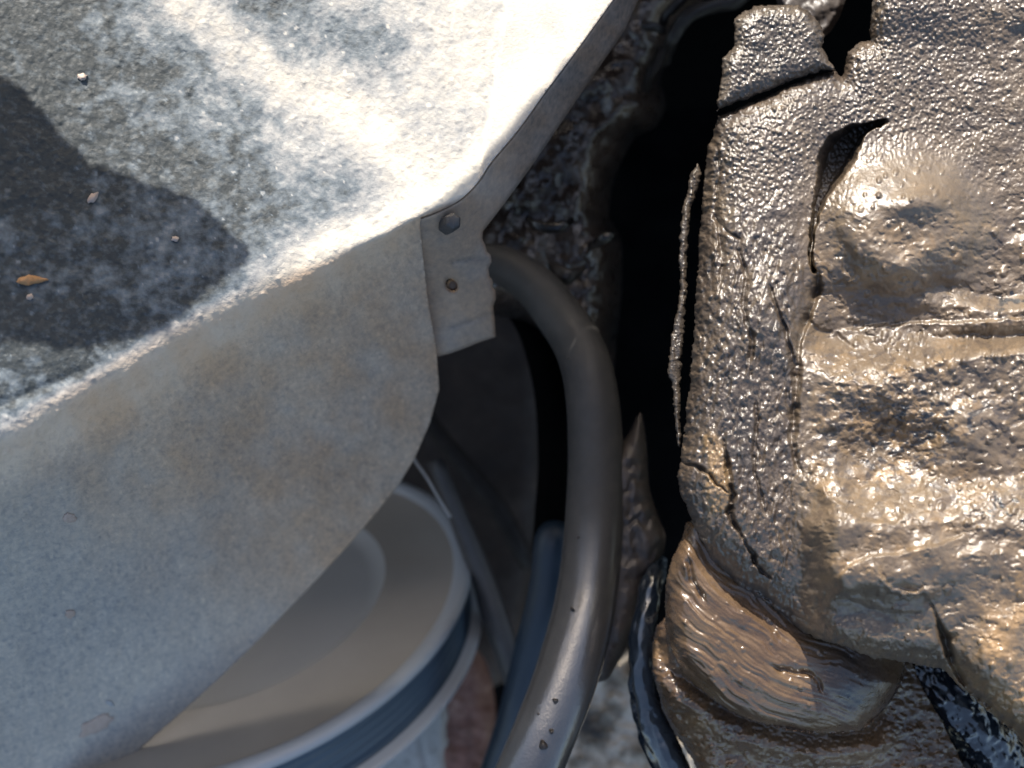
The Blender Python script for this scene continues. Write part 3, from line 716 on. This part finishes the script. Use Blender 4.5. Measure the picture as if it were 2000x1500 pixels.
# rear casting visible above the lug
rc = relief('rear_casting', [(1500, -40), (1660, -60), (1652, 0), (1640, 34), (1622, 62), (1600, 80), (1540, 60)],
            lambda U, V, sd: (.325+.004*sst(sd, 12, 0)-.003*fbm(U/30, V/30, 4, 321), .5+.6*fbm(U/30, V/20, 4, 322)), 3, M['bracket'], skirt=.03)
tag(rc, 'dull brown casting peeking out above the grainy lug at the top edge', 'casting')

# ------------------------------------------------------------------ collar under the casing
ctop = [(1328, 940), (1348, 1000), (1392, 1086), (1440, 1132), (1496, 1168), (1544, 1208), (1584, 1232), (1652, 1252), (1712, 1276), (1780, 1284), (1840, 1296)]
def col_fn(U, V, sd):
    q, _, _, t = seg_dist(U, V, ctop)
    bd, _, _, _ = seg_dist(U, V, [(1300, 1164), (1300, 1220), (1320, 1292), (1368, 1348), (1424, 1388), (1480, 1412), (1600, 1432), (1680, 1428), (1732, 1380), (1756, 1340), (1768, 1300)])
    D = .303-.014*np.sqrt(np.clip(1-(1-np.clip(bd/130, 0, 1))**2, 0, 1))+.004*sst(q, 60, 0)
    D = D+.014*(1-np.sqrt(np.clip(1-(1-np.clip(sd/40, 0, 1))**2, 0, 1)))*sst(U, 1420, 1330)
    qq = q+26*fbm(U/90, V/90, 3, 401)
    wr = sst(U, 1760, 1560)
    h = wr*(.0026*fbm(qq/13, t/85, 4, 402)+.0014*fbm(qq/30+5, t/120, 2, 403))+(1-wr)*.0014*fbm(U/40, V/30, 4, 404)
    h = h+drops(U, V*.9, 22, 2.5, 6, .35, 405)*.6*PXM
    cu = U+8*fbm(U/30, V/30, 3, 406); cv = V+8*fbm(U/30, V/30, 3, 407)
    h = h-grove(cu, cv, [(1500, 1300), (1545, 1312), (1580, 1316), (1600, 1330), (1612, 1360)], 4, .0022)
    h = h-grove(cu, cv, [(1340, 1080), (1350, 1130), (1380, 1180)], 4, .002)
    h = h+.0012*np.exp(-(((U-1640)/60)**2+((V-1345)/22)**2))
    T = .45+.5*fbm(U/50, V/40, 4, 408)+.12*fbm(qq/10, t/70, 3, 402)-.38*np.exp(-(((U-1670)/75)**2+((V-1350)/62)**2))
    return D-h, np.clip(T, 0, 1)
colp = smooth_poly([(1332, 1050), (1312, 1090), (1302, 1125), (1298, 1164), (1300, 1220), (1320, 1292), (1368, 1348), (1424, 1388), (1480, 1412), (1540, 1426), (1600, 1433), (1680, 1428), (1715, 1400), (1742, 1370), (1762, 1330), (1772, 1280)], False, 4).tolist()+[(1700, 1240), (1560, 1180), (1440, 1090), (1370, 1000), (1340, 1020)]
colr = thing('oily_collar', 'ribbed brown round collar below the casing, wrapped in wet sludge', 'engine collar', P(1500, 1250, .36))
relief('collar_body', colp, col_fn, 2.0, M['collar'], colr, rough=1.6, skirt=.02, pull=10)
# round flange below the collar
def lf_fn(U, V, sd):
    bd, _, _, t = seg_dist(U, V, [(1276, 1236), (1300, 1300), (1368, 1348), (1424, 1390), (1500, 1420), (1600, 1440), (1700, 1432), (1760, 1360)])
    D = .318+.016*(1-np.sqrt(np.clip(1-(1-np.clip(sd/60, 0, 1))**2, 0, 1)))*sst(U, 1500, 1340)-.006*np.exp(-((bd-32)/26)**2)*sst(U, 1800, 1700)
    D = D+.00006*np.maximum(bd-40, 0)*sst(U, 1700, 1600)
    h = .0035*fbm(U/34, V/20, 4, 421)+drops(U, V*1.3, 15, 3, 9, .75, 422)*.75*PXM+.0008*fbm(U/9, V/7, 2, 423)
    T = .45+.6*fbm(U/50, V/40, 4, 424)
    return D-h, np.clip(T, 0, 1)
lfp = smooth_poly([(1298, 1205), (1280, 1225), (1273, 1262), (1273, 1310), (1284, 1350), (1296, 1395), (1318, 1436), (1345, 1475), (1375, 1530), (1420, 1620)], False, 4).tolist()+[(1960, 1620), (1905, 1530), (1880, 1490), (1862, 1450), (1842, 1410), (1812, 1360), (1792, 1320), (1782, 1290), (1740, 1270), (1400, 1200)]
relief('lower_flange', lfp, lf_fn, 2.2, M['collar'], colr, rough=1.6, skirt=.02, pull=10)

# black oily hose and ribbed gear, lower right corner
oh = tube('oily_elbow_hose', rp([(1700, 1240), (1770, 1290), (1830, 1345), (1890, 1410), (1960, 1500), (2010, 1590)], [.36, .355, .352, .352, .356, .36]), [.010, .0120, .0128, .0125, .012, .012], M['blackhose'], None, 96, 26,
          lambda a, s, r: .0012*(vnoise(a*3, np.full(a.shape, s*200), 5)-.5)+drops(a*r*1e4, np.full(a.shape, s*1e4), 26, 6, 15, .8, 61)*.9e-4)
tag(oh, 'black oil-soaked hose with bluish wet glints in the lower right corner', 'hose')
gc = P(1945, 1585, .342); ga = np.array([-.15, .35, 1.0])
gear = thing('ribbed_gear', 'dark ribbed gear wheel cut by the bottom edge at lower right', 'gear', gc-np.array([0, 0, .01]))
lathe('gear_hub', [(.0001, .004), (.008, .004), (.0085, .0015), (.0195, .001), (.0205, -.001), (.0205, -.008), (.0001, -.008)], gc, ga, M['blackhose'], gear, 72)
gan = ga/np.linalg.norm(ga); gu = np.cross(gan, [0, 0, 1.]); gu /= np.linalg.norm(gu); gv = np.cross(gan, gu)
def boxmesh(o_, a_, b_, c_):
    vs = [o_+a_*i+b_*j+c_*k for k in (-1, 1) for j in (-1, 1) for i in (-1, 1)]
    q = [(0, 2, 3, 1), (4, 5, 7, 6), (0, 1, 5, 4), (2, 6, 7, 3), (0, 4, 6, 2), (1, 3, 7, 5)]
    return np.array(vs), q
tooth_me = None
for k in range(26):
    a = k/26*2*math.pi; rd_ = gu*math.cos(a)+gv*math.sin(a); tg = np.cross(gan, rd_)
    vs, q = boxmesh(gc+rd_*.0148+gan*.0022, rd_*.0062, tg*.0009, gan*.0012)
    # outer end slimmer: wedge shape
    for i in range(8):
        if np.dot(vs[i]-gc, rd_) < .0148: vs[i] = vs[i]-tg*np.dot(vs[i]-gc-rd_*.0148, tg)*.4
    mesh_obj('rib', vs, q, M['arm'], gear, smooth=False)

# dried mud dabs stuck on the hose
for bx, by, bd_, br_ in [(1085, 1370, .3262, .0012), (1118, 1190, .3405, .0007), (1130, 1050, .348, .0006), (1078, 1430, .3205, .0008), (1062, 1458, .3185, .0015), (1110, 700, .362, .0006), (1052, 1395, .3255, .0006)]:
    lathe('mud_dab', [(.0001, br_*.5), (br_*.5, br_*.42), (br_*.85, br_*.15), (br_, -br_*.4), (br_*1.05, -br_*2.2)], P(bx, by, bd_), (.1, .1, 1), M['bracket'], hs, 14, rfun=lambda a, r, z: r*.18*np.sin(3*a+bx))

# ------------------------------------------------------------------ added unseen sheets above, outside the picture, shaped to shade cover and pit
def slab(name, pts, d, th, m, parent=None):
    pts = np.asarray(pts, float); n = len(pts)
    top = np.concatenate([pts, np.full((n, 1), CZ-d+th)], 1); bot = np.concatenate([pts, np.full((n, 1), CZ-d)], 1)
    import bmesh
    bm = bmesh.new()
    a = [bm.verts.new(v) for v in top]; b = [bm.verts.new(v) for v in bot]
    bm.faces.new(a); bm.faces.new(b[::-1])
    for i in range(n): bm.faces.new([a[(i+1) % n], a[i], b[i], b[(i+1) % n]])
    bmesh.ops.recalc_face_normals(bm, faces=bm.faces)
    me = bpy.data.meshes.new(name); bm.to_mesh(me); bm.free(); me.materials.append(m)
    o = bpy.data.objects.new(name, me); C.objects.link(o)
    if parent is not None:
        o.parent = parent; o.location = -Vector(parent.location)
    return o
hor = SUN[:2]/SUN[2]
def caster(px, py, dsurf, dp=.16):
    p_ = P(px, py, dsurf)
    return p_[:2]+hor*(dsurf-dp)
def jag(pts, n=7, amp=.0016, seed=5):
    rg = random.Random(seed); out = []
    for i in range(len(pts)):
        a = np.array(pts[i]); b = np.array(pts[(i+1) % len(pts)])
        for k in range(n):
            t = k/n; p_ = a+(b-a)*t
            out.append(p_+(np.array([rg.uniform(-amp, amp), rg.uniform(-amp, amp)]) if k else 0))
    return out
shade_rig = thing('added_shade_sheets', 'added unseen sheets above the engine that cast shade, outside the frame', 'shade_sheet', (-.05, .25, CZ-.155))
dt = lambda x, y: float(d_top(np.array(float(x)), np.array(float(y))))
patch = [caster(x, y, dt(x, y)) for x, y in [(-60, 110), (40, 168), (90, 230), (140, 285), (170, 318), (240, 340), (340, 372), (385, 388), (420, 425), (485, 478), (470, 505), (400, 545), (360, 585), (300, 628), (200, 648), (130, 660), (60, 650), (-60, 652)]]
slab('patch_caster', jag(patch, 9, .0013, 3), .160, .002, M['bay'], shade_rig)
tongue = [caster(-200, 1260, .25), caster(0, 1130, .25), caster(300, 915, .264), caster(520, 730, .278), caster(820, 480, .303), caster(990, 345, .314), (-.016, .336), (-.007, .353), (.008, .383), (.028, .42), (.026, .20), (.022, .135), (-.02, .092), (-.17, .092)]
slab('side_shade', jag([(-.45, .09), (-.205, .09), (-.20, .328), (-.45, .328)], 5, .002, 8), .158, .002, M['bay'], shade_rig)
slab('pit_shade', jag([(-.35, .33), (-.185, .33), (-.095, .362), (-.02, .400), (.03, .425), (.3, .42), (.3, .64), (-.5, .64), (-.5, .33)], 5, .002, 6), .158, .002, M['bay'], shade_rig)
slab('tongue_shade', jag(tongue, 4, .001, 9), .156, .002, M['bay'], shade_rig)
